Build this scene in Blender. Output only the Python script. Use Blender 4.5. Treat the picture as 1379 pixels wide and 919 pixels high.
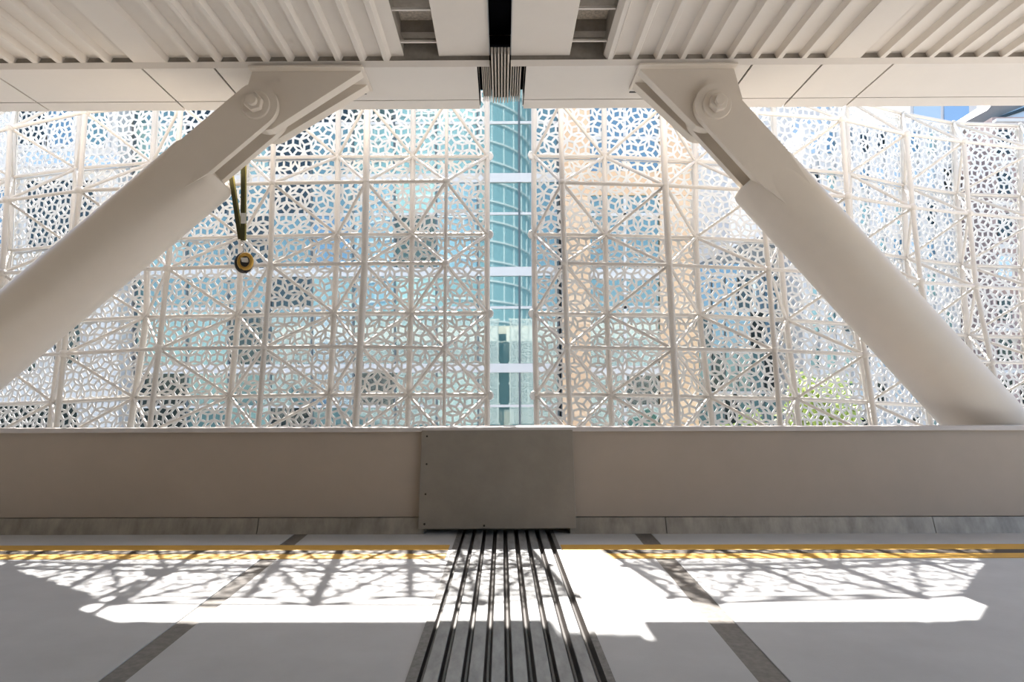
import bpy, math, random
from mathutils import Vector, Matrix, geometry
random.seed(7)
for o in list(bpy.data.objects): bpy.data.objects.remove(o)
S = bpy.context.scene
COL = S.collection
# ------------------------------------------------------------------ camera
W, H, F = 1379.0, 919.0, 900.0
CAMZ = 1.31
VX, VY = 670.0, 548.0
cam = bpy.data.cameras.new('camera'); camo = bpy.data.objects.new('camera', cam); COL.objects.link(camo)
cam.sensor_width = 36; cam.lens = F / W * 36
cam.shift_x = (W/2 - VX) / W; cam.shift_y = (VY - H/2) / W
cam.clip_end = 500
ROT = (Matrix.Rotation(0.0065, 4, 'Z') @ Matrix.Rotation(math.pi/2, 4, 'X') @ Matrix.Rotation(-0.003, 4, 'Z'))
camo.matrix_world = Matrix.Translation((0, 0, CAMZ)) @ ROT
S.camera = camo
R3 = ROT.to_3x3()
def ray(px, py): return R3 @ Vector(((px - VX) / F, (VY - py) / F, -1))
def PY(px, py, Y):
    d = ray(px, py); return Vector((0, 0, CAMZ)) + d * (Y / d.y)
def PZ(px, py, Z):
    d = ray(px, py); return Vector((0, 0, CAMZ)) + d * ((Z - CAMZ) / d.z)
# ------------------------------------------------------------------ light
TAN_E, AZ = 1.142, 0.125          # sun comes from beyond the screen, a little from the left
sun_dir = Vector((AZ, -1, -TAN_E)).normalized()
w = bpy.data.worlds.new('sky'); S.world = w; w.use_nodes = True
nt = w.node_tree; nt.nodes.clear()
out = nt.nodes.new('ShaderNodeOutputWorld'); bg = nt.nodes.new('ShaderNodeBackground'); sk = nt.nodes.new('ShaderNodeTexSky')
sk.sky_type = 'NISHITA'; sk.sun_disc = False
sk.sun_elevation = math.asin(-sun_dir.z); sk.sun_rotation = math.atan2(-sun_dir.x, -sun_dir.y)
sk.air_density = 1.0; sk.dust_density = 2.5; sk.ozone_density = 1.0
bg.inputs['Strength'].default_value = 0.15
nt.links.new(sk.outputs[0], bg.inputs[0]); nt.links.new(bg.outputs[0], out.inputs[0])
sl = bpy.data.lights.new('sun', 'SUN'); slo = bpy.data.objects.new('sun', sl); COL.objects.link(slo)
sl.energy = 10.0; sl.angle = math.radians(0.53); sl.color = (1, 0.94, 0.87)
slo.rotation_euler = sun_dir.to_track_quat('-Z', 'Y').to_euler(); slo.location = (-6, 30, 40)
vs = S.view_settings
vs.view_transform = 'Standard'; vs.look = 'None'; vs.gamma = 1; vs.use_curve_mapping = False
vs.exposure = 1.26
# ------------------------------------------------------------------ materials
def mat(name, col, rough=0.5, metal=0.0, noise=0.0, nscale=8.0, bump=0.0, bscale=60.0, stretch=None, spec=0.5):
    m = bpy.data.materials.new(name); m.use_nodes = True
    n = m.node_tree; b = n.nodes['Principled BSDF']
    b.inputs['Base Color'].default_value = (*col, 1); b.inputs['Roughness'].default_value = rough
    b.inputs['Metallic'].default_value = metal; b.inputs['Specular IOR Level'].default_value = spec
    if noise or bump:
        tc = n.nodes.new('ShaderNodeTexCoord'); mp = n.nodes.new('ShaderNodeMapping')
        n.links.new(tc.outputs['Object'], mp.inputs[0])
        if stretch: mp.inputs['Scale'].default_value = stretch
    if noise:
        t = n.nodes.new('ShaderNodeTexNoise'); t.inputs['Scale'].default_value = nscale; t.inputs['Detail'].default_value = 8
        t.inputs['Roughness'].default_value = 0.65
        n.links.new(mp.outputs[0], t.inputs['Vector'])
        r = n.nodes.new('ShaderNodeValToRGB')
        r.color_ramp.elements[0].position = 0.3; r.color_ramp.elements[1].position = 0.7
        r.color_ramp.elements[0].color = (*[max(0, c*(1-noise)) for c in col], 1)
        r.color_ramp.elements[1].color = (*[min(1, c*(1+noise)) for c in col], 1)
        n.links.new(t.outputs['Fac'], r.inputs[0]); n.links.new(r.outputs[0], b.inputs['Base Color'])
    if bump:
        t2 = n.nodes.new('ShaderNodeTexNoise'); t2.inputs['Scale'].default_value = bscale; t2.inputs['Detail'].default_value = 5
        n.links.new(mp.outputs[0], t2.inputs['Vector'])
        bp = n.nodes.new('ShaderNodeBump'); bp.inputs['Strength'].default_value = bump; bp.inputs['Distance'].default_value = 0.01
        n.links.new(t2.outputs['Fac'], bp.inputs['Height']); n.links.new(bp.outputs[0], b.inputs['Normal'])
    return m
def glass(name, col, fac=0.35, rough=0.02, tint=(0.68, 0.80, 0.80)):
    m = bpy.data.materials.new(name); m.use_nodes = True
    n = m.node_tree; n.nodes.clear()
    o = n.nodes.new('ShaderNodeOutputMaterial'); mx = n.nodes.new('ShaderNodeMixShader')
    d = n.nodes.new('ShaderNodeBsdfDiffuse'); g = n.nodes.new('ShaderNodeBsdfGlossy')
    d.inputs[0].default_value = (*col, 1); g.inputs[0].default_value = (*tint, 1); g.inputs['Roughness'].default_value = rough
    mx.inputs[0].default_value = fac
    n.links.new(d.outputs[0], mx.inputs[1]); n.links.new(g.outputs[0], mx.inputs[2]); n.links.new(mx.outputs[0], o.inputs[0])
    return m
M = dict(
    screen=mat('white_powder_coat', (0.68, 0.69, 0.69), 0.45),
    tube=mat('white_tube_paint', (0.60, 0.565, 0.52), 0.4),
    cream=mat('cream_ceiling_paint', (0.72, 0.66, 0.585), 0.55, noise=0.02, nscale=3),
    soffit=mat('cream_soffit_panel', (0.70, 0.65, 0.585), 0.5, noise=0.02, nscale=2),
    strut=mat('cream_strut_paint', (0.70, 0.625, 0.53), 0.38, noise=0.02, nscale=3),
    seam=mat('dark_panel_seam', (0.06, 0.055, 0.05), 0.8),
    dark=mat('black_cavity', (0.004, 0.004, 0.006), 0.9, spec=0.1),
    spray=mat('sprayed_fireproofing', (0.58, 0.51, 0.42), 0.95, noise=0.30, nscale=30, bump=1.0, bscale=40),
    brown=mat('grey_brown_steel', (0.30, 0.265, 0.22), 0.7, noise=0.15, nscale=10),
    bellows=mat('grey_rubber_bellows', (0.55, 0.49, 0.42), 0.6, noise=0.08, nscale=20),
    floor=mat('grey_traffic_coating', (0.50, 0.515, 0.535), 0.6, noise=0.08, nscale=1.6, bump=0.12, bscale=120),
    seal=mat('dark_joint_sealant', (0.14, 0.13, 0.12), 0.42, noise=0.35, nscale=25),
    yellow=mat('yellow_line_paint', (0.62, 0.36, 0.05), 0.6, noise=0.08, nscale=6),
    black_paint=mat('dark_brown_line_paint', (0.055, 0.042, 0.03), 0.6, noise=0.2, nscale=8),
    barrier=mat('taupe_barrier_paint', (0.44, 0.375, 0.31), 0.5, noise=0.04, nscale=2.0),
    addedwall=mat('taupe_added_wall', (0.36, 0.32, 0.27), 0.8, noise=0.04, nscale=1.0),
    cap=mat('pale_metal_coping', (0.62, 0.58, 0.57), 0.4, noise=0.05, nscale=5),
    skirt=mat('brushed_steel_skirt', (0.36, 0.33, 0.285), 0.45, metal=0.4, noise=0.30, nscale=3, stretch=(2.5, 1, 1)),
    plate=mat('stainless_cover_plate', (0.36, 0.325, 0.28), 0.45, metal=0.5, noise=0.10, nscale=2.5),
    screw=mat('dark_screw_head', (0.06, 0.05, 0.045), 0.5, metal=0.5),
    bar=mat('worn_steel_bar', (0.27, 0.28, 0.29), 0.40, metal=0.35, noise=0.30, nscale=14, stretch=(1, 0.3, 1)),
    rubber=mat('black_rubber_gland', (0.03, 0.026, 0.024), 0.35, noise=0.3, nscale=20),
    rail=mat('steel_edge_rail', (0.15, 0.15, 0.15), 0.5, metal=0.3, noise=0.45, nscale=30),
    webbing=mat('olive_webbing', (0.055, 0.05, 0.012), 0.85, noise=0.3, nscale=60),
    webedge=mat('yellow_webbing_edge', (0.35, 0.31, 0.09), 0.85),
    tag=mat('white_strap_label', (0.75, 0.73, 0.68), 0.7),
    steel=mat('zinc_steel', (0.5, 0.48, 0.45), 0.35, metal=0.8),
    brass=mat('brass_reel', (0.55, 0.33, 0.07), 0.35, metal=0.6),
    blacksteel=mat('black_steel', (0.025, 0.022, 0.02), 0.5),
    white_wall=mat('white_render', (0.66, 0.66, 0.655), 0.8, noise=0.02, nscale=1),
    band=mat('white_metal_spandrel', (0.66, 0.66, 0.67), 0.5),
    mull=mat('dark_mullion', (0.10, 0.13, 0.15), 0.5),
    stone=mat('peach_stone', (0.74, 0.52, 0.34), 0.8, noise=0.05, nscale=3),
    stone2=mat('peach_stone_pale', (0.78, 0.57, 0.39), 0.8, noise=0.05, nscale=3),
    core=mat('building_core', (0.25, 0.27, 0.28), 0.9),
    concrete=mat('pale_concrete', (0.64, 0.65, 0.66), 0.85, noise=0.03, nscale=1),
    brick=mat('pinkish_brown_cladding', (0.36, 0.28, 0.27), 0.8, noise=0.1, nscale=2),
    greymetal=mat('grey_roof_metal', (0.22, 0.22, 0.215), 0.5, noise=0.08, nscale=2),
    street=mat('pale_street', (0.42, 0.42, 0.42), 0.9, noise=0.08, nscale=0.6),
    leaf=mat('lime_leaf', (0.42, 0.52, 0.14), 0.6, noise=0.3, nscale=4),
    leaf2=mat('dark_leaf', (0.07, 0.12, 0.05), 0.6, noise=0.3, nscale=4),
    bark=mat('bark', (0.16, 0.12, 0.08), 0.9, noise=0.3, nscale=20),
    g_teal=glass('teal_glass', (0.085, 0.19, 0.20), 0.26),
    g_mint2=glass('grey_teal_tower_glass', (0.22, 0.36, 0.40), 0.3),
    g_mint=glass('mint_glass', (0.25, 0.42, 0.39), 0.25),
    g_blue=glass('blue_glass', (0.08, 0.18, 0.28), 0.30),
    g_dark=glass('dark_glass', (0.012, 0.02, 0.022), 0.10),
    g_sky=glass('sky_blue_glass', (0.24, 0.42, 0.66), 0.25, tint=(0.8, 0.85, 0.9)),
    g_pale=glass('pale_blue_glass', (0.50, 0.62, 0.74), 0.3),
)
# ------------------------------------------------------------------ helpers
def link(name, me, m=None, parent=None):
    o = bpy.data.objects.new(name, me); COL.objects.link(o)
    if m is not None and me is not None and not me.materials: me.materials.append(m)
    if parent is not None: o.parent = parent
    return o
def thing(name, label, cat, loc=(0, 0, 0), group=None):
    o = bpy.data.objects.new(name, None); COL.objects.link(o); o.location = loc
    o['label'] = label; o['category'] = cat
    if group: o['group'] = group
    bpy.context.view_layer.update()
    return o
def struct(o, label=None, cat=None):
    o['kind'] = 'structure'
    if label: o['label'] = label
    if cat: o['category'] = cat
    return o
class MB:
    def __init__(s): s.v = []; s.f = []
    def poly(s, pts):
        i = len(s.v); s.v += [tuple(p) for p in pts]; s.f.append(tuple(range(i, i+len(pts)))); return s
    def prism(s, pts, d):
        """closed polygon pts extruded by vector d"""
        d = Vector(d); n = len(pts); i = len(s.v)
        s.v += [tuple(p) for p in pts] + [tuple(Vector(p)+d) for p in pts]
        s.f.append(tuple(range(i, i+n))[::-1]); s.f.append(tuple(range(i+n, i+2*n)))
        for k in range(n): s.f.append((i+k, i+(k+1) % n, i+n+(k+1) % n, i+n+k))
        return s
    def box(s, a, b):
        (x0, y0, z0), (x1, y1, z1) = a, b
        return s.prism([(x0, y0, z0), (x1, y0, z0), (x1, y1, z0), (x0, y1, z0)], (0, 0, z1-z0))
    def tube(s, a, b, r, n=12, r2=None):
        a = Vector(a); b = Vector(b); r2 = r if r2 is None else r2
        q = (b-a).to_track_quat('Z', 'Y'); i = len(s.v)
        for p, rr in ((a, r), (b, r2)):
            for k in range(n):
                t = 2*math.pi*k/n; s.v.append(tuple(p + q @ Vector((rr*math.cos(t), rr*math.sin(t), 0))))
        s.f.append(tuple(range(i, i+n))[::-1]); s.f.append(tuple(range(i+n, i+2*n)))
        for k in range(n): s.f.append((i+k, i+(k+1) % n, i+n+(k+1) % n, i+n+k))
        return s
    def torus(s, c, axis, R, r, n=24, m=8, sx=1, a0=0, a1=2*math.pi):
        c = Vector(c); q = Vector(axis).to_track_quat('Z', 'Y'); i = len(s.v); full = abs(a1-a0-2*math.pi) < 1e-6
        N = n if full else n+1
        for k in range(N):
            t = a0+(a1-a0)*k/n
            for j in range(m):
                u = 2*math.pi*j/m
                s.v.append(tuple(c + q @ Vector((sx*(R+r*math.cos(u))*math.cos(t), (R+r*math.cos(u))*math.sin(t), r*math.sin(u)))))
        for k in range(N if full else N-1):
            for j in range(m):
                s.f.append((i+k*m+j, i+((k+1) % N)*m+j, i+((k+1) % N)*m+(j+1) % m, i+k*m+(j+1) % m))
        return s
    def mesh(s, name, smooth=False, sharp=None, origin=None):
        me = bpy.data.meshes.new(name)
        if origin is not None:
            ox, oy, oz = origin; s.v = [(x-ox, y-oy, z-oz) for x, y, z in s.v]
        me.from_pydata(s.v, [], s.f); me.validate(); me.update()
        import bmesh
        bm = bmesh.new(); bm.from_mesh(me); bmesh.ops.recalc_face_normals(bm, faces=bm.faces); bm.to_mesh(me); bm.free()
        if smooth:
            me.polygons.foreach_set('use_smooth', [True]*len(me.polygons))
            me.set_sharp_from_angle(angle=sharp or math.radians(40))
        return me
    def build(s, name, m, parent=None, smooth=False, top=False):
        """world-coordinate geometry; parents are at world positions without rotation"""
        org = None
        if parent is not None:
            org = Vector((0, 0, 0)); q = parent
            while q is not None: org += q.location; q = q.parent
        me = s.mesh(name, smooth, origin=org)
        return link(name, me, m, parent)
def bevel(o, wdt=0.01, seg=2):
    b = o.modifiers.new('bevel', 'BEVEL'); b.width = wdt; b.segments = seg; b.limit_method = 'ANGLE'; return o
# ------------------------------------------------------------------ ground and floor
ST = -6.0
g = MB().box((-90, -60, ST-0.3), (90, 90, ST)).build('ground', M['street'])
struct(g, 'pale paved street far below the deck', 'street')
XL, XR, YB, YF = -13.0, 10.0, -7.0, 7.45
jl = PZ(549, 919, 0).x; jr = PZ(829, 919, 0).x           # expansion joint
jl2 = jl - 0.012; jr2 = jr
def sline(pa, pb):                                       # joint strip: x at two depths from two floor points
    a = PZ(*pa, 0); b = PZ(*pb, 0); return lambda y: a.x + (b.x-a.x)*(y-a.y)/(b.y-a.y)
sl_l = sline((130, 919), (390, 724)); sl_r = sline((168, 919), (412, 722))
sr_l = sline((1022, 919), (857, 722)); sr_r = sline((1066, 919), (880, 722))
floor = struct(MB().box((XL, YB, -0.7), (XR, YF, -0.06)).build('floor', M['floor']), 'grey coated concrete deck floor with sealant joints', 'floor')
def slab(f0, f1):
    MB().prism([(f0(YB), YB, -0.06), (f1(YB), YB, -0.06), (f1(YF), YF, -0.06), (f0(YF), YF, -0.06)], (0, 0, 0.06)).build('floor_slab', M['floor'], floor)
slab(lambda y: XL, sl_l); slab(sl_r, lambda y: jl2); slab(lambda y: jr2, sr_l); slab(sr_r, lambda y: XR)
for f0, f1 in ((sl_l, sl_r), (sr_l, sr_r)):
    MB().prism([(f0(YB), YB, -0.06), (f1(YB), YB, -0.06), (f1(YF), YF, -0.06), (f0(YF), YF, -0.06)], (0, 0, 0.054)).build('sealant_joint', M['seal'], floor)
def ydepth(py): return PZ(676, py, 0).y
ys = [ydepth(p) for p in (734.5, 741.5, 746.5, 753.0)]
lend = PZ(604, 740, 0).x; rbeg = PZ(757, 740, 0).x
for x0, x1 in ((XL, lend), (rbeg, XR)):
    for a, b, mm, nm in ((0, 1, 'yellow', 'yellow_line'), (1, 2, 'black_paint', 'dark_line'), (2, 3, 'yellow', 'yellow_line')):
        MB().box((x0, ys[b], 0), (x1, ys[a], 0.003)).build(nm, M[mm], floor)
struct(MB().box((XL, YB-0.3, 0), (XR, YB, 5.9)).build('added_wall_back', M['addedwall']), 'added taupe wall behind the viewer that keeps light out', 'wall')  # unseen, added to shut out light from behind the camera
struct(MB().box((XL-0.3, YB, 0), (XL, 6.8, 5.9)).build('added_wall_end', M['addedwall']), 'added taupe wall that darkens the left end of the deck', 'wall')  # unseen, added so the left side gets less light than the right
# expansion joint in the floor
ej = thing('expansion_joint', 'steel bar expansion joint with black rubber glands crossing the deck floor', 'expansion joint', ((jl+jr)/2, 3.5, 0))
gp = [(561, 569), (589.5, 599), (620.5, 630), (650.5, 661), (680, 691), (711.5, 723), (743.5, 753.5), (773.5, 785.5), (805, 818)]
gx = [(PZ(a, 919, 0).x, PZ(b, 919, 0).x) for a, b in gp]
y0, y1 = YB, 7.08
MB().box((jl2, y0, -0.05), (gx[0][0], y1, 0.004)).build('edge_rail', M['rail'], ej)
MB().box((gx[-1][1], y0, -0.05), (jr2, y1, 0.004)).build('edge_rail', M['rail'], ej)
for k in range(8):
    bevel(MB().box((gx[k][1], y0, -0.05), (gx[k+1][0], y1, 0.006)).build('steel_bar', M['bar'], ej), 0.004, 2)
for a, b in gx:
    c = (a+b)/2
    MB().prism([(a, y0, -0.055), (b, y0, -0.055), (b, y0, -0.004), (c+0.006, y0, -0.030), (c-0.006, y0, -0.030), (a, y0, -0.004)], (0, y1-y0, 0)).build('rubber_gland', M['rubber'], ej)
# ------------------------------------------------------------------ parapet barrier
xpl = PY(566.5, 640, 7.0).x; xpr = PY(772, 640, 7.0).x
BT, BB = (7.10, 1.045), (6.95, 0.165)                    # face top / bottom (y, z)
def barrier(name, x0, x1, label, joints):
    o = struct(MB().prism([(x0, BB[0], BB[1]), (x0, BT[0], BT[1]), (x0, 7.34, BT[1]), (x0, 7.40, 0.0), (x0, 7.0, 0.0), (x0, 7.0, BB[1])], (x1-x0, 0, 0)).build(name, M['barrier']), label, 'parapet wall')
    bevel(MB().box((x0, 7.06, 1.045), (x1, 7.37, 1.094)).build('coping', M['cap'], o), 0.006)
    js = [x0] + joints + [x1]
    for a, b in zip(js[:-1], js[1:]):
        MB().prism([(a+0.004, 6.995, 0.158), (a+0.004, 6.93, 0.158), (a+0.004, 6.865, 0.0), (a+0.004, 6.995, 0.0)], (b-a-0.008, 0, 0)).build('skirt_plate', M['skirt'], o)
    return o
sj = [PY(p, 708, 6.9).x for p in (347, 897, 1258)]
barrier('wall_left', XL, xpl+0.05, 'taupe parapet wall with steel skirt left of the cover plate', [sj[0]-6.1, sj[0]-3.05, sj[0]])
barrier('wall_right', xpr-0.05, XR, 'taupe parapet wall with steel skirt right of the cover plate', [sj[1], sj[2], sj[2]+3.05])
wf = struct(MB().box((xpl+0.05, 7.085, -0.06), (xpr-0.05, 7.36, 1.06)).build('wall_front', M['brown']), 'dark parapet core behind the steel cover plate', 'parapet wall')
cpq = [PY(568, 580, 7.055), PY(771, 579, 7.055), PY(776, 712, 6.845), PY(563, 713, 6.845)]
cp = thing('cover_plate', 'brushed stainless cover plate over the joint in the parapet', 'metal plate', ((cpq[2].x+cpq[3].x)/2, 6.85, 0.05))
bevel(MB().prism(cpq, (0, 0.014, 0.002)).build('plate', M['plate'], cp), 0.003)
MB().prism([cpq[0], cpq[1], (cpq[1].x, 7.39, 1.075), (cpq[0].x, 7.39, 1.075)], (0, 0, 0.028)).build('coping', M['cap'], wf)
for px, py in ((575, 588), (574.5, 625.5), (573, 666), (571.5, 706.5), (652, 708.5)):
    t = (py-580)/132.0; Y = 7.055 - 0.21*t
    c = PY(px, py, Y)
    MB().tube(c+Vector((0, 0.004, 0)), c+Vector((0, -0.004, 0)), 0.013, 10, 0.009).build('screw', M['screw'], cp, True)
# ------------------------------------------------------------------ ceiling
ZS = CAMZ + 3.83                                         # soffit underside
YE = PZ(676, 88, ZS).y                                   # soffit inner edge
YO = PZ(676, 146.5, ZS).y                                # soffit outer edge
YM = PZ(676, 134.5, ZS).y
ZR = CAMZ + 3.878                                        # rib underside
ZC = CAMZ + 3.93                                         # flat cover panel underside
ZT = CAMZ + 4.22                                         # slab underside
def cx(px): return PZ(px, 82, ZR).x
ceiling = struct(MB().box((XL, YB, ZT), (XR, YE+0.7, ZT+0.6)).build('ceiling', M['spray']), 'roof slab over cream ribbed metal deck', 'ceiling')
PITCH, RB, SLP, FD = 0.2703, 0.052, 0.03, 0.062
def deck(xa, xb, ribs, lo_a, lo_b):
    """folded sheet from xa to xb; ribs = rib centres; lo_a / lo_b: the sheet starts / ends at rib level"""
    pr = []
    if lo_a: pr += [(xa, ZR)]
    for k, c in enumerate(ribs):
        pr += [(c-RB/2-SLP, ZR+FD), (c-RB/2, ZR), (c+RB/2, ZR), (c+RB/2+SLP, ZR+FD)]
    if lo_b: pr += [(xb, ZR)]
    mb = MB()
    lowr = [(x, YB, z) for x, z in pr]; upr = [(x, YB, z+0.012) for x, z in pr][::-1]
    n = len(pr)
    for k in range(n-1):
        mb.poly([(pr[k][0], YB, pr[k][1]), (pr[k+1][0], YB, pr[k+1][1]), (pr[k+1][0], YE, pr[k+1][1]), (pr[k][0], YE, pr[k][1])])
        mb.poly([(pr[k][0], YB, pr[k][1]+.012), (pr[k+1][0], YB, pr[k+1][1]+.012), (pr[k+1][0], YE, pr[k+1][1]+.012), (pr[k][0], YE, pr[k][1]+.012)])
    return mb.build('deck_sheet', M['cream'], ceiling)
def strip(xa, xb): MB().box((xa, YB, ZR), (xb, YE, ZR+0.012)).build('flat_sheet', M['cream'], ceiling)
# left sheets
r = [cx(259.2) + PITCH*k for k in range(9)]
fa = cx(222)
def deck2(xa, xb, ribs):
    """flat edge, flutes between, flat edge"""
    pr = [(xa, ZR)]
    prev = xa
    pts = [(xa-0.004, ZR), (xa, ZR), (xa+SLP, ZR+FD)]
    for c in ribs: pts += [(c-RB/2-SLP, ZR+FD), (c-RB/2, ZR), (c+RB/2, ZR), (c+RB/2+SLP, ZR+FD)]
    pts += [(xb-SLP, ZR+FD), (xb, ZR), (xb+0.004, ZR)]
    mb = MB()
    for (xa_, za), (xb_, zb) in zip(pts[:-1], pts[1:]):
        for dz in (0, 0.012):
            mb.poly([(xa_, YB, za+dz), (xb_, YB, zb+dz), (xb_, YE, zb+dz), (xa_, YE, za+dz)])
    return mb.build('deck_sheet', M['cream'], ceiling)
def deck_open(xa, ribs, xb, hi_end):
    pts = [(xa, ZR), (xa+SLP, ZR+FD)] if not hi_end else [(xa, ZR+FD)]
    for c in ribs: pts += [(c-RB/2-SLP, ZR+FD), (c-RB/2, ZR), (c+RB/2, ZR), (c+RB/2+SLP, ZR+FD)]
    pts += [(xb, ZR+FD)] if not hi_end else [(xb-SLP, ZR+FD), (xb, ZR)]
    mb = MB()
    for (xa_, za), (xb_, zb) in zip(pts[:-1], pts[1:]):
        for dz in (0, 0.012):
            mb.poly([(xa_, YB, za+dz), (xb_, YB, zb+dz), (xb_, YE, zb+dz), (xa_, YE, za+dz)])
    return mb.build('deck_sheet', M['cream'], ceiling)
deck_open(fa, [cx(259.2)+PITCH*k for k in range(9)], cx(543.5), False)
strip(cx(177.5), fa)
rl = []; c = cx(141.5)
while c > XL+0.2: rl.append(c); c -= PITCH
deck2(rl[-1]-PITCH+RB/2, cx(177.5), rl[::-1])
# right sheets (mirror: rib edge at the slot)
fb = cx(1111)
deck2(cx(821)+RB/2, fb, [cx(821)+PITCH*k for k in range(1, 9)])
MB().prism([(cx(812.5), YB, ZR+FD), (cx(821)-RB/2, YB, ZR), (cx(821)+RB/2, YB, ZR), (cx(821)+RB/2, YB, ZR+0.012), (cx(821)-RB/2, YB, ZR+0.012), (cx(812.5), YB, ZR+FD+.012)], (0, YE-YB, 0)).build('deck_sheet', M['cream'], ceiling)
strip(fb, cx(1154.5))
rr = []; c = cx(1184)
while c < XR-0.3: rr.append(c); c += PITCH
deck2(cx(1154.5), rr[-1]+PITCH-RB/2, rr)
# flat cover panels, slots and their ties
for a, b in ((591, 659), (688, 767)):
    bevel(MB().box((cx(a), YB, ZC), (cx(b), YE-0.012, ZC+0.025)).build('cover_panel', M['cream'], ceiling), 0.004)
for a, b in ((543.5, 591), (767, 812.5)):
    xa, xb = cx(a), cx(b); y = YE - 0.24
    for xs, s in ((xa-0.02, 1), (xb+0.0, 1)):
        MB().box((xs, YB, ZC+0.03), (xs+0.02, YE, ZT)).build('slot_side', M['brown'], ceiling)
    while y > YB:
        bevel(MB().box((xa, y-0.014, ZC+0.03), (xb, y+0.014, ZC+0.055)).build('cross_tie', M['cream'], ceiling), 0.003)
        MB().box((xa, y+0.03, ZC+0.16), (xb, y+0.16, ZT)).build('cross_beam', M['brown'], ceiling)
        y -= 0.59
xa, xb = cx(659), cx(688)
MB().box((xa-0.02, YB, ZC+0.026), (xa, YE, ZT)).build('slot_side', M['dark'], ceiling)
MB().box((xb, YB, ZC+0.026), (xb+0.02, YE, ZT)).build('slot_side', M['dark'], ceiling)
MB().box((xa, YB, ZT-0.05), (xb, YE, ZT-0.02)).build('slot_lining', M['dark'], ceiling)
for xs in (xa-0.004, xb-0.006):
    MB().box((xs, YB, ZC-0.012), (xs+0.010, YE-0.05, ZC+0.02)).build('slot_trim', M['steel'], ceiling)
# edge beam above the soffit (closes the flutes), soffit panels, edge strip
gl, gr = PZ(645, 110, ZS).x, PZ(706, 110, ZS).x
for x0, x1 in ((XL, xa), (xb, XR)):
    MB().box((x0, YE, ZR), (x1, YE+0.10, ZT+0.1)).build('edge_beam', M['brown'], ceiling)
    MB().prism([(x0, YE-0.022, ZR), (x0, YE+0.02, ZS-0.003), (x0, YE+0.03, ZR)], (x1-x0, 0, 0)).build('edge_strip', M['cream'], ceiling)
def sx(px, py): return PZ(px, py, ZS).x
cuts_l = [XL, sx(65, 148)-3.6, sx(65, 148)-1.8, sx(65, 148), sx(250, 148), sx(285, 88), sx(381, 88), gl]
cuts_r = [gr, sx(914, 88), sx(1014, 86), sx(1109, 85), sx(1150, 133), sx(1150, 133)+1.8+1.0, XR]
for cuts in (cuts_l, cuts_r):
    for a, b in zip(cuts[:-1], cuts[1:]):
        for ya, yb in ((YE+0.02, YM-0.010), (YM+0.010, YO)):
            o = MB().box((a+0.012, ya, ZS), (b-0.012, yb, ZS+0.02)).build('soffit_panel', M['soffit'], ceiling)
for x0, x1 in ((XL, gl), (gr, XR)):
    MB().box((x0, YE+0.02, ZS+0.021), (x1, YO-0.06, ZS+0.12)).build('soffit_backing', M['dark'], ceiling)
    MB().box((x0, YO-0.05, ZS+0.031), (x1, YO, ZS+0.75)).build('fascia', M['soffit'], ceiling)
    MB().box((x0, YE+0.1, ZS+0.70), (x1, YO-0.05, ZS+0.80)).build('roof_edge', M['soffit'], ceiling)
for px in ((473, 493), (847, 860)):
    c0 = sx(px[0], 125); c1 = sx(px[1], 125); yy = PZ(676, 125, ZS).y
    MB().box((c0, yy-0.02, ZS-0.002), (c1, yy+0.02, ZS+0.001)).build('soffit_slot', M['seam'], ceiling)
# bellows in the roof joint
def bellows(name, label, x0, x1, ya, yb, zb, n):
    t = thing(name, label, 'bellows', ((x0+x1)/2, (ya+yb)/2, zb))
    wv = (x1-x0)/n
    for k in range(n):
        a = x0+k*wv
        MB().prism([(a+0.002, ya, zb+0.05), (a+wv*0.25, ya, zb), (a+wv*0.55, ya, zb), (a+wv*0.8, ya, zb+0.05), (a+wv*0.8, ya, zb+0.075), (a+0.002, ya, zb+0.075)], (0, yb-ya, 0)).build('pleat', M['bellows'], t)
    MB().box((x0, ya, zb+0.07), (x1, yb, zb+0.10)).build('backing', M['dark'], t)
    return t
YBE = PZ(676, 137, ZS).y
zc0, zc1 = PZ(661, 82, ZS).x, PZ(687, 82, ZS).x
bellows('joint_bellows', 'narrow pleated rubber bellows dropping out of the black ceiling slot', zc0, zc1, PZ(676, 72, ZS-0.01).y, YBE, ZS-0.015, 6)
bellows('joint_bellows', 'pleated rubber bellows left of the narrow bellows in the soffit gap', gl+0.035, zc0-0.004, YE+0.03, YBE, ZS, 5)
bellows('joint_bellows', 'pleated rubber bellows right of the narrow bellows in the soffit gap', zc1+0.004, gr-0.035, YE+0.03, YBE, ZS, 5)
MB().box((gl, YE+0.1, ZS+0.15), (gr, YBE, ZT+0.1)).build('joint_cover', M['dark'], ceiling)
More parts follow.
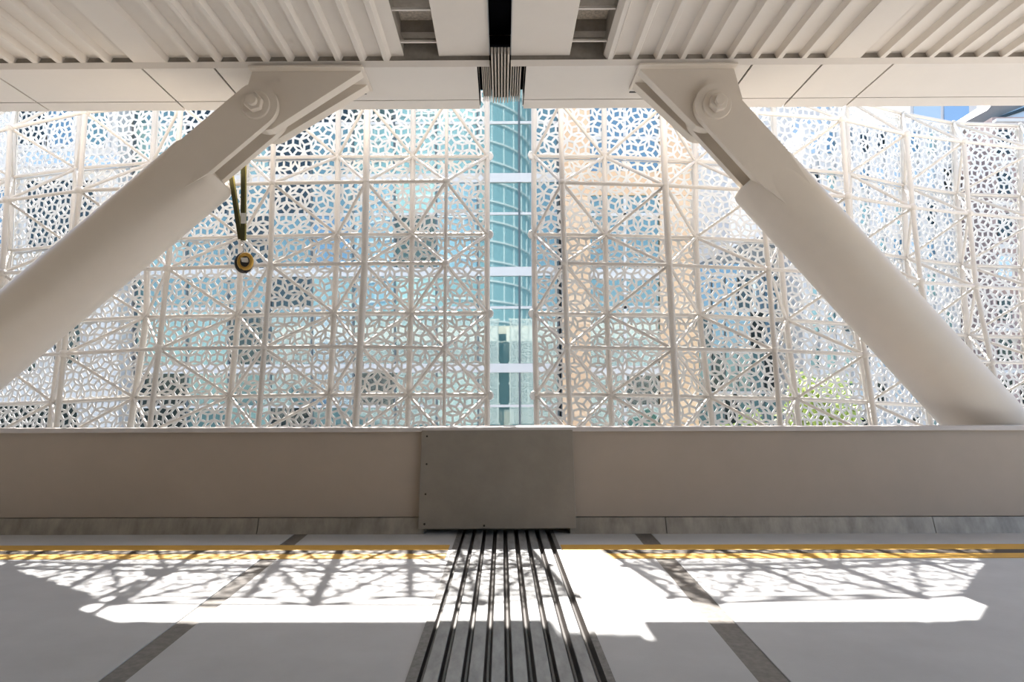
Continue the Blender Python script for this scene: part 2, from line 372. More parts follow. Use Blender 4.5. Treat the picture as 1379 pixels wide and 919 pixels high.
# ------------------------------------------------------------------ pin brackets and diagonal struts
YS = 7.78
def strut(side, pin, far, upL, upR, label, blabel):
    """pin / far: pixels of axis points at depth YS"""
    p = PY(*pin, YS); q = PY(*far, YS); ax = (q-p).normalized(); L = (q-p).length
    nr = Vector((-ax.z, 0, ax.x));                       # in-plane normal
    if nr.z > 0: nr = -nr                                # pointing down
    t = thing('diagonal_strut', label, 'strut', tuple(q), 'diagonal roof struts')
    RT = 0.395 if side == 'L' else 0.38; s0 = 0.90; hw = 0.245; YFR = 0.33
    # round tube that flattens into the cheek plates towards the pin
    mb = MB(); n = 64
    def ring(s_, sc, yf):
        for k in range(n):
            a = 2*math.pi*k/n
            yy = RT*sc*math.sin(a)
            if yy < -0.05:
                k_ = min(1, max(0, (yf-YFR)/(RT-YFR))); sf = -(abs(yy)**-14 + yf**-14)**(-1/14); yy = sf*(1-k_)+yy*k_
            v = p + ax*s_ + nr*(RT*sc*math.cos(a)) + Vector((0, yy, 0)); mb.v.append(tuple(v))
    prof = [(s0-0.03, 0.86, YFR), (s0, 0.95, YFR), (s0+0.04, 0.99, YFR)] + [(s0+0.08+1.1*i/12, 1.0, YFR+(RT-YFR)*(i/12)**1.3) for i in range(13)] + [(L, 1.0, RT)]
    for q_ in prof: ring(*q_)
    for j in range(len(prof)-1):
        for k in range(n): mb.f.append((j*n+k, j*n+(k+1) % n, (j+1)*n+(k+1) % n, (j+1)*n+k))
    mb.f.append(tuple(range(n))[::-1]); mb.f.append(tuple(range((len(prof)-1)*n, len(prof)*n)))
    mb.build('tube', M['strut'], t, True)
    # cheek plates with round nose
    def cheek(ya, yb):
        pts = []
        for k in range(17):
            a = math.pi/2 + math.pi*k/16
            pts.append(p + ax*(hw*math.cos(a)) + nr*((hw-0.003)*math.sin(a)))
        pts += [p + ax*s0 - nr*(hw-0.003), p + ax*(s0+0.55) - nr*0.16, p + ax*(s0+0.55) + nr*0.16, p + ax*s0 + nr*(hw-0.003)]
        pts = [Vector((v.x, ya, v.z)) for v in pts]
        MB().prism(pts, (0, yb-ya, 0)).build('cheek_plate', M['strut'], t, True)
    cheek(YS-YFR+0.003, YS-0.245); cheek(YS-0.02, YS+0.075)
    # pin, washer, nut
    c = Vector((p.x, YS-YFR+0.003, p.z))
    MB().tube(c, c+Vector((0, -0.018, 0)), 0.165, 32, 0.155).build('washer', M['strut'], t, True)
    nut = MB(); c2 = c+Vector((0, -0.016, 0))
    hx = [c2 + Vector((0.105*math.cos(math.pi/3*k+0.3), 0, 0.105*math.sin(math.pi/3*k+0.3))) for k in range(6)]
    nt_ = bevel(nut.prism(hx, (0, -0.075, 0)).build('nut', M['strut'], t), 0.01)
    MB().tube(c2+Vector((0, -0.07, 0)), c2+Vector((0, -0.115, 0)), 0.056, 20, 0.05).build('pin_end', M['strut'], nt_, True)
    MB().tube(Vector((p.x, YS-0.3, p.z)), Vector((p.x, YS+0.24, p.z)), 0.07, 20).build('pin', M['strut'], t, True)
    # bracket hung from the soffit
    zt = ZS
    A = PY(*upL, YS-0.28); B = PY(*upR, YS-0.28)
    b = thing('pin_bracket', blabel, 'bracket', (p.x, YS, zt-0.01), 'roof pin brackets')
    sgn = 1 if side == 'L' else -1                       # direction towards the picture's middle
    e0 = p - ax*0.0 + nr*(hw-0.03)
    def gus(ya, yb):
        outer = A if side == 'L' else B; inner = B if side == 'L' else A
        rg = 0.285 if ya < YS else 0.25; top = Vector((inner.x-0.03*sgn, 0, zt-0.05)); c_ = Vector((p.x, 0, p.z)); dv = c_-top
        th = math.atan2((top-c_).z, (top-c_).x); al = math.acos(rg/dv.length)
        arc = []
        cand = [th+al, th-al]                            # the lower tangent point
        t0 = min(cand, key=lambda q_: math.sin(q_)); t1 = math.atan2(-nr.z, -nr.x)
        if side == 'L':
            while t1 > t0: t1 -= 2*math.pi
        else:
            while t1 < t0: t1 += 2*math.pi
        for k in range(13):
            q_ = t0+(t1-t0)*k/12; rk = rg + (0.20-rg)*min(1, k/4)
            arc.append(c_ + Vector((rk*math.cos(q_), 0, rk*math.sin(q_))))
        pts = [Vector((outer.x, 0, zt-0.02)), Vector((inner.x, 0, zt-0.02)), top] + arc + [Vector((outer.x-0.10*sgn, 0, p.z+0.10))]
        pts = [Vector((v.x, ya, v.z)) for v in pts]
        bevel(MB().prism(pts, (0, yb-ya, 0)).build('gusset_plate', M['strut'], b), 0.006)
    gus(YS-0.24, YS-0.10); gus(YS+0.08, YS+0.23)
    bevel(MB().box((min(A.x, B.x)-0.02, YS-0.33, zt-0.03), (max(A.x, B.x)+0.02, YS+0.26, zt-0.003)).build('base_plate', M['strut'], b), 0.006)
    return t, p, ax, nr
stL = strut('L', (358, 158), (-180, 612), (338, 106), (487, 106), 'thick cream tubular strut slanting down to the left from its pin', 'cream pin bracket on the soffit holding the left slanting strut')
stR = strut('R', (953, 158), (1411, 660), (862, 106), (990, 106), 'thick cream tubular strut slanting down to the right from its pin', 'cream pin bracket on the soffit holding the right slanting strut')
# ------------------------------------------------------------------ strap and hanging reel
hs = thing('lifting_strap', 'olive webbing strap looped round the left strut', 'strap', tuple(PY(326, 322, YS+0.145)))
def band(p0, p1, wd, th, m, nm, dy=0, par=None):
    a = PY(*p0, YS+dy); b = PY(*p1, YS+dy)
    return MB().prism([(a.x-wd/2, a.y, a.z), (a.x+wd/2, a.y, a.z), (b.x+wd/2, b.y, b.z), (b.x-wd/2, b.y, b.z)], (0, th, 0)).build(nm, m, par or hs)
w1 = band((327, 200), (326.5, 324), 0.048, 0.012, M['webbing'], 'webbing', 0.14)
band((331, 200), (330.5, 324), 0.014, 0.010, M['webedge'], 'webbing_edge', 0.138, w1)
w2 = band((307, 215), (323, 322), 0.046, 0.012, M['webbing'], 'webbing', 0.17)
band((311, 217), (327, 322), 0.016, 0.010, M['webedge'], 'webbing_edge', 0.168, w2)
band((327.5, 287), (327.5, 301), 0.056, 0.006, M['tag'], 'label_tag', 0.128, w1)
hk = thing('hanging_reel', 'brass and black reel hanging on a small hook under the olive strap', 'reel', tuple(PY(330, 352, YS+0.145)))
c = PY(326.5, 328, YS+0.145); MB().torus(c, (0, 1, 0), 0.024, 0.006, 20, 6).build('shackle', M['steel'], hk, True)
MB().tube(PY(327, 330, YS+0.145), PY(328.5, 338, YS+0.145), 0.006, 8).build('hook_shank', M['steel'], hk, True)
c = PY(328.5, 340, YS+0.145); MB().torus(c, (0, 1, 0), 0.016, 0.005, 16, 6).build('ring', M['steel'], hk, True)
c = PY(330.5, 352.5, YS+0.145)
MB().torus(c, (0.25, 1, 0), 0.086, 0.024, 32, 10).build('wheel_rim', M['brass'], hk, True)
MB().torus(c+Vector((-0.03, 0.03, -0.008)), (0.25, 1, 0), 0.096, 0.030, 32, 10).build('back_housing', M['blacksteel'], hk, True)
MB().prism([c+Vector((-0.05, -0.012, 0.045)), c+Vector((0.07, -0.012, 0.045)), c+Vector((0.075, -0.012, 0.005)), c+Vector((0.02, -0.012, -0.012)), c+Vector((-0.04, -0.012, -0.005))], (0, 0.02, 0)).build('face_plate', M['tag'], hk)
MB().tube(c+Vector((0, 0.0, 0.0)), c+Vector((0, 0.035, 0)), 0.062, 20).build('drum', M['blacksteel'], hk, True)
MB().prism([c+Vector((-0.06, -0.01, -0.075)), c+Vector((0.055, -0.01, -0.075)), c+Vector((0.045, -0.01, -0.11)), c+Vector((0.012, -0.01, -0.11)), c+Vector((0.008, -0.01, -0.135)), c+Vector((-0.012, -0.01, -0.135)), c+Vector((-0.018, -0.01, -0.108)), c+Vector((-0.05, -0.01, -0.10))], (0, 0.045, 0)).build('guide_block', M['blacksteel'], hk)
# ------------------------------------------------------------------ space frame screens
DB = 9.42; LEAN = 0.018; TF = 0.93
def extrap(rows_x, rows_y):
    xm = [a+(a-b)*0.8 for a, b in zip(rows_x[0], rows_x[1])]; ym = [a-(b-a)*0.99 for a, b in zip(rows_y[0], rows_y[1])]
    xp = [b+(b-a)*1.1 for a, b in zip(rows_x[-2], rows_x[-1])]; yp = [b+(b-a)*1.04 for a, b in zip(rows_y[-2], rows_y[-1])]
    return [xm]+rows_x+[xp], [ym]+rows_y+[yp]
def grid(rx, ry, fac, front):
    def ext(v, k): return v + [v[-1]+(v[-1]-v[-2])*k*(i+1) for i in range(3)]
    rx = [ext(r_, 0.95) for r_ in rx]; ry = [ext(r_, 0.7) for r_ in ry]; fac = ext(fac, 0.8)
    rx, ry = extrap(rx, ry); G = []
    for i, (xs, yy) in enumerate(zip(rx, ry)):
        r_ = i-1 + (0.5 if front else 0)
        G.append([PY(x, y, DB*f*(1+LEAN*(3-r_))*(TF if front else 1)) for x, y, f in zip(xs, yy, fac)])
    return G
def mids(f): return [(a+b)/2 for a, b in zip(f[:-1], f[1:])]
fL = [1, 1, 1, 1.006, 1.025, 1.05, 1.09, 1.14]
fR = [1, 1, 1.018, 1.043, 1.073, 1.13, 1.174, 1.187, 1.19]
BL = grid([[656, 556, 455, 332, 205, 103, 17, -50], [656, 555, 454, 325, 198, 95, 13, -57], [656, 553, 450, 321, 197, 84, 1, -72], [656, 550, 444, 310, 181, 71, -17, -92]],
          [[211, 211, 211, 213, 219, 227, 239, 255], [316, 316, 316, 319, 323, 330, 338, 349], [422, 422, 422, 425, 427, 433, 440, 447], [532, 532, 532, 534, 536, 542, 545, 548]], fL, False)
FL = grid([[601, 493, 367, 236, 107, 9, -75], [600, 491, 364, 226, 97, 3, -82], [599, 485, 356, 214, 86, -12, -95]],
          [[244, 245, 247, 251, 257, 270, 285], [355, 355, 357, 362, 364, 368, 378], [469, 467, 468, 470, 477, 480, 484]], mids(fL), True)
BR = grid([[719, 814, 936, 1045, 1143, 1218, 1289, 1375, 1455], [719, 815, 937, 1050, 1147, 1221, 1295, 1376, 1456], [720, 817, 942, 1059, 1153, 1232, 1304, 1380, 1458], [722, 822, 955, 1072, 1170, 1249, 1318, 1390, 1465]],
          [[210, 211, 217, 225, 234, 250, 261, 264, 266], [316, 317, 320, 326, 335, 348, 357, 360, 362], [422, 424, 425, 431, 437, 446, 452, 454, 456], [532, 532, 535, 537, 542, 546, 550, 551, 552]], fR, False)
FR = grid([[757, 896, 1025, 1141, 1229, 1305, 1400, 1480], [760, 901, 1035, 1150, 1240, 1314, 1405, 1485], [764, 907, 1043, 1165, 1260, 1335, 1420, 1500]],
          [[246, 250, 257, 265, 280, 288, 296, 300], [355, 357, 363, 370, 380, 386, 391, 394], [468, 470, 472, 478, 484, 488, 490, 492]], mids(fR), True)
# Penrose rhomb patch (pentagrid), edge length 1
def penrose(N):
    g_ = [0.21, 0.37, -0.13, -0.29, -0.16]
    e = [(math.cos(2*math.pi*k/5+math.pi/2), math.sin(2*math.pi*k/5+math.pi/2)) for k in range(5)]
    tiles = []
    for j in range(5):
        for k in range(j+1, 5):
            det = e[j][0]*e[k][1]-e[j][1]*e[k][0]
            for a in range(-N, N+1):
                for b in range(-N, N+1):
                    ra, rb = a-g_[j], b-g_[k]
                    x = (ra*e[k][1]-rb*e[j][1])/det; y = (rb*e[j][0]-ra*e[k][0])/det
                    if x*x+y*y > (N*0.95)**2: continue
                    idx = [math.ceil(x*e[i][0]+y*e[i][1]+g_[i]-1e-9) for i in range(5)]
                    idx[j] = a; idx[k] = b
                    vx = sum(idx[i]*e[i][0] for i in range(5)); vy = sum(idx[i]*e[i][1] for i in range(5))
                    q = [(vx, vy), (vx+e[j][0], vy+e[j][1]), (vx+e[j][0]+e[k][0], vy+e[j][1]+e[k][1]), (vx+e[k][0], vy+e[k][1])]
                    if det < 0: q = q[::-1]
                    tiles.append(q)
    return tiles
TILES = penrose(17)
EDGE = 0.111
TILES = [[(x*EDGE, y*EDGE) for x, y in q] for q in TILES]
PRAD = 17*0.9*2.5*EDGE
CELL = 0.25; BIN = {}
for i, q in enumerate(TILES):
    cxx = sum(p[0] for p in q)/4; cyy = sum(p[1] for p in q)/4
    BIN.setdefault((int(cxx//CELL), int(cyy//CELL)), []).append(i)
def clip_half(poly, nx, ny, d):
    out_ = []
    for i in range(len(poly)):
        a, b = poly[i], poly[(i+1) % len(poly)]
        da, db = a[0]*nx+a[1]*ny-d, b[0]*nx+b[1]*ny-d
        if da >= 0: out_.append(a)
        if (da > 1e-12 and db < -1e-12) or (da < -1e-12 and db > 1e-12):
            t = da/(da-db); out_.append((a[0]+(b[0]-a[0])*t, a[1]+(b[1]-a[1])*t))
    return out_
def area(p): return 0.5*sum(p[i][0]*p[(i+1) % len(p)][1]-p[(i+1) % len(p)][0]*p[i][1] for i in range(len(p)))
def dedupe(p):
    o_ = []
    for a in p:
        if not o_ or (abs(a[0]-o_[-1][0])+abs(a[1]-o_[-1][1])) > 1e-4: o_.append(a)
    if len(o_) > 1 and (abs(o_[0][0]-o_[-1][0])+abs(o_[0][1]-o_[-1][1])) < 1e-4: o_.pop()
    return o_
BAR = 0.0155; THK = 0.010
def panel(c00, c10, c01, c11, off):
    """corners: top-left, top-right, bottom-left, bottom-right in 3D; perforated sheet behind the chords"""
    wv = ((c10-c00).length+(c11-c01).length)/2; hv = ((c01-c00).length+(c11-c10).length)/2
    nrm = ((c10-c00)+(c11-c01)).cross((c01-c00)+(c11-c10)).normalized()
    if nrm.y < 0: nrm = -nrm                            # away from the viewer
    mg = 0.014
    x0, x1, y0_, y1_ = mg, wv-mg, mg, hv-mg
    def m3(x, y, o_):
        u, v = x/wv, y/hv
        return (c00*(1-u)+c10*u)*(1-v)+(c01*(1-u)+c11*u)*v + nrm*(0.045+o_)
    V = []; Fc = []
    def addv(pts, o_):
        i = len(V); V.extend(tuple(m3(x, y, o_)) for x, y in pts); return i
    ids = set()
    for bx in range(int((off[0]-0.12)//CELL), int((off[0]+wv+0.12)//CELL)+1):
        for by in range(int((off[1]-0.12)//CELL), int((off[1]+hv+0.12)//CELL)+1): ids.update(BIN.get((bx, by), ()))
    for i in sorted(ids):
        q = [(x-off[0], y-off[1]) for x, y in TILES[i]]
        for (nx, ny, d) in ((1, 0, x0), (-1, 0, -x1), (0, 1, y0_), (0, -1, -y1_)):
            q = clip_half(q, nx, ny, d)
            if len(q) < 3: break
        if len(q) < 3: continue
        q = dedupe(q)
        if len(q) < 3 or area(q) < 1e-6: continue
        h = q
        for k in range(len(q)):
            a, b = q[k], q[(k+1) % len(q)]
            ex, ey = b[0]-a[0], b[1]-a[1]; l_ = math.hypot(ex, ey); nx, ny = -ey/l_, ex/l_
            h = clip_half(h, nx, ny, nx*a[0]+ny*a[1]+BAR)
            if len(h) < 3: break
        h = dedupe(h) if len(h) >= 3 else []
        n = len(q)
        if len(h) < 3 or area(h) < 2.5e-4:
            for o_ in (0, THK): i0 = addv(q, o_); Fc.append(tuple(range(i0, i0+n)))
            continue
        if len(h) == n:
            s = min(range(n), key=lambda s_: sum((h[(k+s_) % n][0]-q[k][0])**2+(h[(k+s_) % n][1]-q[k][1])**2 for k in range(n)))
            h = [h[(k+s) % n] for k in range(n)]
            qi = [addv(q, 0), addv(q, THK)]; hi = [addv(h, 0), addv(h, THK)]
            for lv in (0, 1):
                for k in range(n): Fc.append((qi[lv]+k, qi[lv]+(k+1) % n, hi[lv]+(k+1) % n, hi[lv]+k))
        else:
            tri = geometry.tessellate_polygon([[Vector((*p_, 0)) for p_ in q], [Vector((*p_, 0)) for p_ in h]])
            hi = []
            for o_ in (0, THK):
                i0 = addv(q+h, o_); hi.append(i0+n)
                for t_ in tri: Fc.append(tuple(i0+a for a in t_))
        m_ = len(h)
        for k in range(m_): Fc.append((hi[0]+k, hi[0]+(k+1) % m_, hi[1]+(k+1) % m_, hi[1]+k))
    me = bpy.data.meshes.new('perforated_panel'); me.from_pydata(V, [], Fc); me.update()
    me.materials.append(M['screen']); return me
UC = MB().tube((0, 0, 0), (0, 0, 1), 1, 12).mesh('unit_tube', True, math.radians(50)); UC.materials.append(M['tube'])
import bmesh
bm = bmesh.new(); bmesh.ops.create_uvsphere(bm, u_segments=14, v_segments=8, radius=1); NB = bpy.data.meshes.new('node_ball'); bm.to_mesh(NB); bm.free()
NB.polygons.foreach_set('use_smooth', [True]*len(NB.polygons)); NB.materials.append(M['tube'])
ED = MB().torus((0, 0, 0), (0, 1, 0), 0.05, 0.016, 20, 8).tube((0, -0.012, 0), (0, 0.012, 0), 0.045, 20).mesh('end_disc', True); ED.materials.append(M['screen'])
def rod(name, a, b, r_, parent):
    o = link(name, UC, None, parent)
    org = parent.matrix_world.translation
    d = b-a
    o.matrix_local = Matrix.Translation(a-org) @ d.to_track_quat('Z', 'Y').to_matrix().to_4x4() @ Matrix.Diagonal((r_, r_, d.length, 1))
    return o
def ball(name, a, r_, parent):
    o = link(name, NB, None, parent); o.matrix_local = Matrix.Translation(a-parent.matrix_world.translation) @ Matrix.Diagonal((r_, r_, r_, 1)); return o
def screen(Bn, Fn, name, label, thin0, thick):
    nr_, nc = len(Bn), len(Bn[0])
    t = thing(name, label, 'screen', tuple(Bn[-1][nc//2]), 'perforated space frame screens')
    org = t.matrix_world.translation
    rnd = random.Random(11 if 'left' in label else 5)
    for r_ in range(nr_-1):
        for c_ in range(nc-1):
            a, b, c, d = Bn[r_][c_], Bn[r_][c_+1], Bn[r_+1][c_], Bn[r_+1][c_+1]
            if a.x > b.x: a, b, c, d = b, a, d, c
            me = panel(a-org, b-org, c-org, d-org, (rnd.uniform(-2.2, 0.8), rnd.uniform(-2.2, 0.8)))
            link('perforated_panel', me, None, t)
    for r_ in range(nr_):
        for c_ in range(nc):
            if c_ < nc-1: rod('back_chord', Bn[r_][c_], Bn[r_][c_+1], 0.027, t)
            if r_ < nr_-1: rod('back_chord', Bn[r_][c_], Bn[r_+1][c_], 0.040, t)
            ball('node_ball', Bn[r_][c_], 0.048, t)
    for r_ in range(len(Fn)):
        for c_ in range(len(Fn[0])):
            p = Fn[r_][c_]
            if c_ < len(Fn[0])-1: rod('front_chord', p, Fn[r_][c_+1], 0.026, t)
            if r_ < len(Fn)-1: rod('front_chord', p, Fn[r_+1][c_], 0.024 if c_ == 0 and thin0 else (0.046 if c_ in thick else 0.036), t)
            ball('node_ball', p, 0.052 + 0.012*(c_ > 2), t)
            for dr in (0, 1):
                for dc in (0, 1):
                    if r_+dr < nr_: rod('diagonal_brace', p, Bn[r_+dr][c_+dc], 0.022, t)
    for r_ in range(nr_):
        o = link('end_disc', ED, None, t); sg = 1 if Bn[r_][0].x < Bn[r_][1].x else -1
        o.location = Bn[r_][0]-org+Vector((-0.035*sg, -0.03, -0.01)); o.rotation_euler = (0, 0, 0.5*sg)
    return t
screen(BL, FL, 'perforated_screen', 'white perforated screen on tubular space frame left of the open gap', True, (1,))
screen(BR, FR, 'perforated_screen', 'white perforated screen on tubular space frame right of the open gap', False, (1,))
# ------------------------------------------------------------------ buildings across the street
def bx(px, Y): return PY(px, 500, Y).x
def bz(py, Y): return PY(676, py, Y).z
def core(t, x0, x1, Y, z1, depth, m):
    MB().box((x0, Y+0.12, ST), (x1, Y+depth, z1)).build('core', m, t)
def prism_box(name, m, t, x0, x1, z0, z1, ya, yb): MB().box((x0, ya, z0), (x1, yb, z1)).build(name, m, t)
def panes(t, xs, zs, Y, pick):
    for i, (a, b) in enumerate(xs):
        for j, (c, d) in enumerate(zs):
            prism_box('window_pane', M[pick(i, j)], t, a, b, c, d, Y+0.02, Y+0.10)
# glass office building
Y = 24.0
x0, x1 = bx(183, Y), bx(752, Y); ztop = 14.5; XOFF = x0
t = thing('office_building', 'teal glass office building with white spandrel bands behind the screen gap', 'building', ((x0+x1)/2, Y, ST))
core(t, x0, x1, Y, ztop, 9, M['core'])
xm = [bx(700-56*k, Y) for k in range(9, 0, -1)] + [bx(700, Y)]
xs = [x0]+[x for x in xm if x0+0.5 < x < x1-0.5]+[x1]
thick = [bz(p, Y) for p in (-14, 112, 240, 366, 496, 627, 760)]; thin = [bz(p, Y) for p in (37, 165.5, 288, 414.5, 547, 680)]
for z in thick: prism_box('spandrel', M['band'], t, x0, x1, z-0.16, z+0.16, Y-0.06, Y+0.12)
for z in thin: prism_box('rail', M['band'], t, x0, x1, z-0.045, z+0.045, Y-0.03, Y+0.12)
for x in xs: prism_box('mullion', M['mull'], t, x-0.035, x+0.035, ST, ztop, Y-0.04, Y+0.12)
zz = sorted(thick+thin); rnd = random.Random(3)
zp = [(ST, zz[0])]+list(zip(zz[:-1], zz[1:]))
panes(t, list(zip(xs[:-1], xs[1:])), zp, Y, lambda i, j: 'g_teal' if i > 7 else rnd.choice(['g_teal', 'g_teal', 'g_teal', 'g_mint', 'g_blue', 'g_dark'] if i > 3 else ['g_teal', 'g_dark', 'g_dark', 'g_teal', 'g_mint']))
# stone building
Y = 23.6
x0, x1 = x1+0.10, bx(940, Y)
t = thing('stone_building', 'peach stone building with tall piers seen right of the screen gap', 'building', ((x0+x1)/2, Y, ST))
core(t, x0, x1, Y, ztop, 9.4, M['core'])
def courses(a, b, z0, z1, h, ya, yb):
    z = z0; k = 0
    while z < z1-0.05:
        prism_box('stone_block', M['stone' if (k*7) % 3 else 'stone2'], t, a+0.006, b-0.006, z+0.006, min(z+h, z1)-0.006, ya, yb); z += h; k += 1
for a, b in ((757, 795), (888, 940)):
    prism_box('pier_core', M['stone'], t, bx(a, Y)+0.02, bx(b, Y)-0.02, ST, ztop, Y-0.1, Y+0.12)
    courses(bx(a, Y), bx(b, Y), ST, ztop, 1.13, Y-0.14, Y-0.05)
xa_, xb_ = bx(795, Y), bx(888, Y); xmid = bx(842, Y)
for py, hh, m_ in ((120, 0.5, 'stone'), (248, 0.42, 'stone'), (370, 0.17, 'band'), (500, 0.17, 'band'), (630, 0.3, 'stone'), (760, 0.3, 'stone')):
    z = bz(py, Y); prism_box('spandrel', M[m_], t, xa_, xb_, z-hh, z+hh, Y-0.05, Y+0.12)
for py in (187, 290, 415, 548, 690): z = bz(py, Y); prism_box('rail', M['band'], t, xa_, xb_, z-0.05, z+0.05, Y-0.03, Y+0.12)
prism_box('mullion', M['band'], t, xmid-0.05, xmid+0.05, ST, ztop, Y-0.03, Y+0.12)
zz = sorted(bz(p, Y) for p in (120, 187, 248, 290, 370, 415, 500, 548, 630, 690, 760))
panes(t, [(xa_, xmid), (xmid, xb_)], [(ST, zz[0])]+list(zip(zz[:-1], zz[1:]))+[(zz[-1], ztop)], Y, lambda i, j: 'g_blue' if j > 8 else rnd.choice(['g_teal', 'g_dark', 'g_teal', 'g_mint']))
# white building on the left
Y = 23.0
x0, x1 = bx(-700, Y), XOFF-0.12
t = thing('white_building', 'white rendered building with dark windows behind the far left of the screen', 'building', ((x0+x1)/2, Y, ST))
core(t, x0, x1, Y, ztop-0.6, 9, M['white_wall'])
def win(pa, pb, m_, frame=True):
    a, b = bx(pa[0], Y), bx(pb[0], Y); zt_, zb_ = bz(pa[1], Y), bz(pb[1], Y)
    prism_box('window_pane', M[m_], t, a, b, zb_, zt_, Y+0.05, Y+0.14)
    prism_box('window_frame', M['band'], t, a-0.08, b+0.08, zb_-0.08, zb_, Y-0.02, Y+0.14)
    prism_box('window_frame', M['band'], t, a-0.08, b+0.08, zt_, zt_+0.08, Y-0.02, Y+0.14)
    prism_box('window_frame', M['band'], t, a-0.08, a, zb_, zt_, Y-0.02, Y+0.14)
    prism_box('window_frame', M['band'], t, b, b+0.08, zb_, zt_, Y-0.02, Y+0.14)
for pa, pb, m_ in (((22, 100), (62, 192), 'g_dark'), ((66, 100), (100, 192), 'g_blue'), ((112, 100), (146, 192), 'g_teal'), ((30, 200), (100, 218), 'g_pale'), ((112, 206), (158, 224), 'g_pale'),
                   ((36, 240), (128, 335), 'g_dark'), ((-60, 240), (20, 335), 'g_blue'), ((72, 415), (108, 488), 'g_dark'), ((-20, 380), (60, 440), 'g_pale'), ((-10, 470), (48, 498), 'g_dark'),
                   ((-40, 540), (104, 590), 'g_dark'), ((-140, 120), (-40, 190), 'g_dark'), ((-150, 400), (-60, 490), 'g_dark'), ((120, 620), (175, 690), 'g_dark'), ((-80, 640), (60, 700), 'g_dark'), ((-300, 120), (-180, 200), 'g_blue'), ((-300, 250), (-180, 335), 'g_dark'), ((-320, 400), (-190, 490), 'g_dark'), ((-520, 120), (-380, 200), 'g_dark'), ((-520, 250), (-380, 335), 'g_blue'), ((-520, 400), (-380, 490), 'g_dark'), ((-400, 540), (-100, 590), 'g_dark')):
    win(pa, pb, m_)
# blue glass block to the right
Y = 33.0
x0, x1 = bx(941, Y), bx(1086, 30)-0.05; zt_ = bz(330, Y)
t = thing('glass_block', 'low blue glass building with sloping roof line right of the stone building', 'building', ((x0+x1)/2, Y, ST))
MB().prism([(x0, Y+0.12, ST), (x1, Y+0.12, ST), (x1, Y+0.12, bz(312, Y)), (bx(1005, Y), Y+0.12, bz(326, Y)), (x0, Y+0.12, bz(356, Y))], (0, 10, 0)).build('core', M['core'], t)
n = 6; zr_ = [bz(p, Y) for p in (700, 640, 585, 530, 475, 420, 372)]
for i in range(n):
    a = x0+(x1-x0)*i/n; b = x0+(x1-x0)*(i+1)/n
    for j, (c, d) in enumerate(zip(zr_[:-1], zr_[1:])):
        prism_box('window_pane', M['g_teal' if j < 4 else 'g_blue'] if (i+j) % 4 else M['g_dark'], t, a+0.05, b-0.05, c+0.06, d-0.06, Y+0.02, Y+0.13)
for z in zr_: prism_box('spandrel', M['band'], t, x0, x1, z-0.06, z+0.06, Y-0.02, Y+0.13)
prism_box('roof_panel', M['g_blue'], t, x0, bx(1003, Y), bz(372, Y)+0.06, bz(357, Y), Y+0.02, Y+0.13)
# pale concrete building behind
Y = 36.0
x0, x1 = bx(925, Y), bx(1148, Y)
t = thing('pale_building', 'plain pale concrete building rising behind the blue glass block', 'building', ((x0+x1)/2, Y+8, ST))
Y = 44.0; x0, x1 = bx(920, Y), bx(1130, Y); MB().box((x0, Y, ST), (x1, Y+10, bz(60, Y))).build('wall', M['white_wall'], t)
for k in range(6):
    for j in range(3):
        a = bx(1068+k*10, Y); b = bx(1076+k*10, Y); prism_box('window_pane', M['g_pale'], t, a, b, bz(250-j*50, Y), bz(215-j*50, Y), Y-0.06, Y+0.05)
# gridded office to the far right
Y = 30.0
x0, x1 = bx(1086, Y), bx(1288, Y)
t = thing('gridded_building', 'pale office building with a grid of small windows beyond the right strut', 'building', ((x0+x1)/2, Y, ST))
core(t, x0, x1, Y, bz(170, Y), 10, M['concrete'])
cols = 9; rws = [174+48*k for k in range(12)]
for i in range(cols):
    a = x0+(x1-x0)*(i+0.16)/cols; b = x0+(x1-x0)*(i+0.84)/cols
    for j, py in enumerate(rws):
        prism_box('window_pane', M[rnd.choice(['g_pale', 'g_pale', 'g_blue', 'g_dark', 'g_mint'] if py < 380 else ['g_teal', 'g_pale', 'g_dark', 'g_mint'])], t, a, b, bz(py+34, Y), bz(py+6, Y), Y+0.06, Y+0.14)
for i in range(cols+1):
    a = x0+(x1-x0)*i/cols; prism_box('pier', M['concrete'], t, a-0.16, a+0.16, ST, bz(170, Y), Y-0.08, Y+0.12)
# brownish tower at the right edge
Y = 28.0
x0, x1 = bx(1288, 30)+0.25, bx(1900, Y)
t = thing('brown_building', 'pinkish brown clad building behind the right edge of the screen', 'building', ((x0+x1)/2, Y, ST))
core(t, x0, x1, Y, bz(160, Y), 10, M['brick'])
cols = 18
for i in range(cols):
    a = x0+(x1-x0)*(i+0.2)/cols; b = x0+(x1-x0)*(i+0.8)/cols
    for py in [170+56*k for k in range(11)]:
        prism_box('window_pane', M[rnd.choice(['g_dark', 'g_pale', 'g_dark'])], t, a, b, bz(py+40, Y), bz(py+8, Y), Y+0.06, Y+0.14)
for py in [166+56*k for k in range(11)]: prism_box('ledge', M['concrete'], t, x0, x1, bz(py+3, Y), bz(py-1, Y), Y-0.12, Y+0.12)
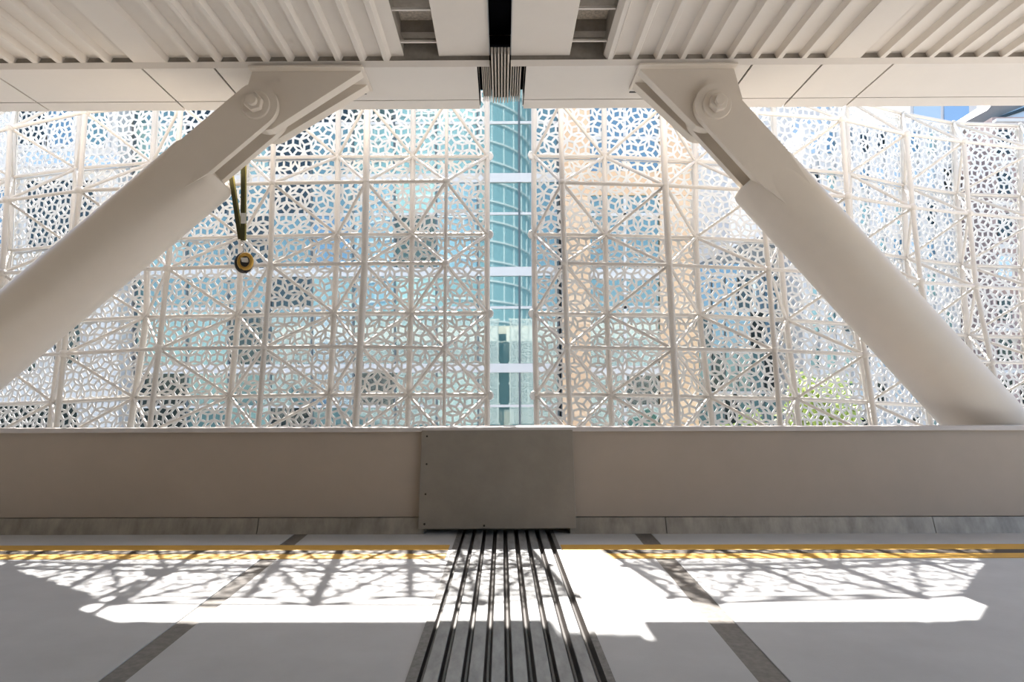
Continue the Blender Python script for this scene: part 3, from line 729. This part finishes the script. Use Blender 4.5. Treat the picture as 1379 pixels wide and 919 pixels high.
# sky-lit tower and slanted roof peeking above the screen
Y = 55.0
x0, x1 = bx(1228, Y), bx(1318, Y)
t = thing('far_tower', 'distant white tower with blue windows peeking over the right screen', 'building', ((x0+x1)/2, Y, ST))
core(t, x0, x1, Y, bz(60, Y), 10, M['white_wall'])
for i, (a, b) in enumerate(((1232, 1268), (1273, 1306))):
    for py in (70, 106, 142, 178): prism_box('window_pane', M['g_sky' if i else 'g_pale'], t, bx(a, Y), bx(b, Y), bz(py+26, Y), bz(py, Y), Y, Y+0.14)
Y = 34.0
a0, a1 = PY(1296, 164, Y), PY(1420, 120, Y)
t = thing('canopy_roof', 'grey slanted metal roof edge rising above the right screen corner', 'roof', (a1.x, Y, ST))
MB().prism([PY(1296, 166, Y), PY(1330, 148, Y), PY(1345, 128, Y), PY(1480, 90, Y), PY(1480, 150, Y), PY(1345, 166, Y)], (0, 5, 0)).build('roof_sheet', M['greymetal'], t)
MB().prism([PY(1338, 160, Y-0.3), PY(1385, 140, Y-0.3), PY(1480, 118, Y-0.3), PY(1480, 172, Y-0.3), PY(1338, 172, Y-0.3)], (0, 0.25, 0)).build('glazing', M['g_pale'], t)
MB().prism([PY(1336, 160, Y-0.5), PY(1480, 108, Y-0.5), PY(1480, 114, Y-0.5), PY(1336, 163, Y-0.5)], (0, 0.2, 0)).build('gutter', M['g_dark'], t)
prism_box('post', M['greymetal'], t, a1.x+0.5, a1.x+1.0, ST, bz(140, Y), Y+1.5, Y+2.0)
# trees on the street
def tree(label, px, pytop, Y, rx, rz, m, n, seed):
    c = PY(px, pytop, Y); rnd = random.Random(seed); zc = c.z-rz
    t = thing('street_tree', label, 'tree', (c.x, Y, ST))
    MB().tube((c.x, Y, ST), (c.x+0.1, Y, zc), 0.16, 10, 0.09).build('trunk', M['bark'], t, True)
    for k in range(5):
        a = 2*math.pi*k/5
        MB().tube((c.x+0.05, Y, zc-rz*0.7), (c.x+rx*0.6*math.cos(a), Y+rx*0.6*math.sin(a), zc+rz*0.3), 0.05, 6, 0.015).build('branch', M['bark'], t, True)
    mb = MB()
    for k in range(n):
        while True:
            v = Vector((rnd.uniform(-1, 1), rnd.uniform(-1, 1), rnd.uniform(-1, 1)))
            if 0.25 < v.length < 1 and rnd.random() < 0.35+0.65*v.length: break
        k_ = 0.75+0.25*math.sin(5*v.x+3*v.z+seed)*math.cos(4*v.y)
        p = Vector((c.x+v.x*rx*k_, Y+v.y*rx*k_, zc+v.z*rz*k_))
        u = Vector((rnd.gauss(0, 1), rnd.gauss(0, 1), rnd.gauss(0, 1))).normalized(); v2 = u.orthogonal().normalized(); s = rnd.uniform(0.07, 0.13)
        mb.poly([p-u*s, p+v2*s*0.6, p+u*s, p-v2*s*0.6])
    o = mb.build('leaves', m, t); o['kind'] = 'stuff'
tree('lime green leafy street tree behind the right screen, left of the strut foot', 1100, 478, 20.0, 1.35, 2.3, M['leaf'], 4200, 2)
tree('smaller lime green street tree beside the stone building', 1000, 545, 17.5, 1.2, 1.7, M['leaf'], 3000, 4)

# curved tower behind the viewer, mirrored in the office glass
Xt, Yt, Rt = -8.5, -46.0, 12.5
t = thing('curved_tower', 'round glass tower with thin white rings mirrored in the office glass', 'building', (Xt, Yt, ST))
MB().tube((Xt, Yt, ST), (Xt, Yt, 62), Rt, 64).build('glass_skin', M['g_mint2'], t, True)
for k in range(26):
    MB().tube((Xt, Yt, -3+2.5*k), (Xt, Yt, -2.82+2.5*k), Rt+0.18, 64).build('ring_band', M['band'], t, True)
for k in range(40):
    a = 2*math.pi*k/40
    MB().tube((Xt+(Rt+0.03)*math.cos(a), Yt+(Rt+0.03)*math.sin(a), ST), (Xt+(Rt+0.03)*math.cos(a), Yt+(Rt+0.03)*math.sin(a), 62), 0.05, 5).build('mullion', M['band'], t)
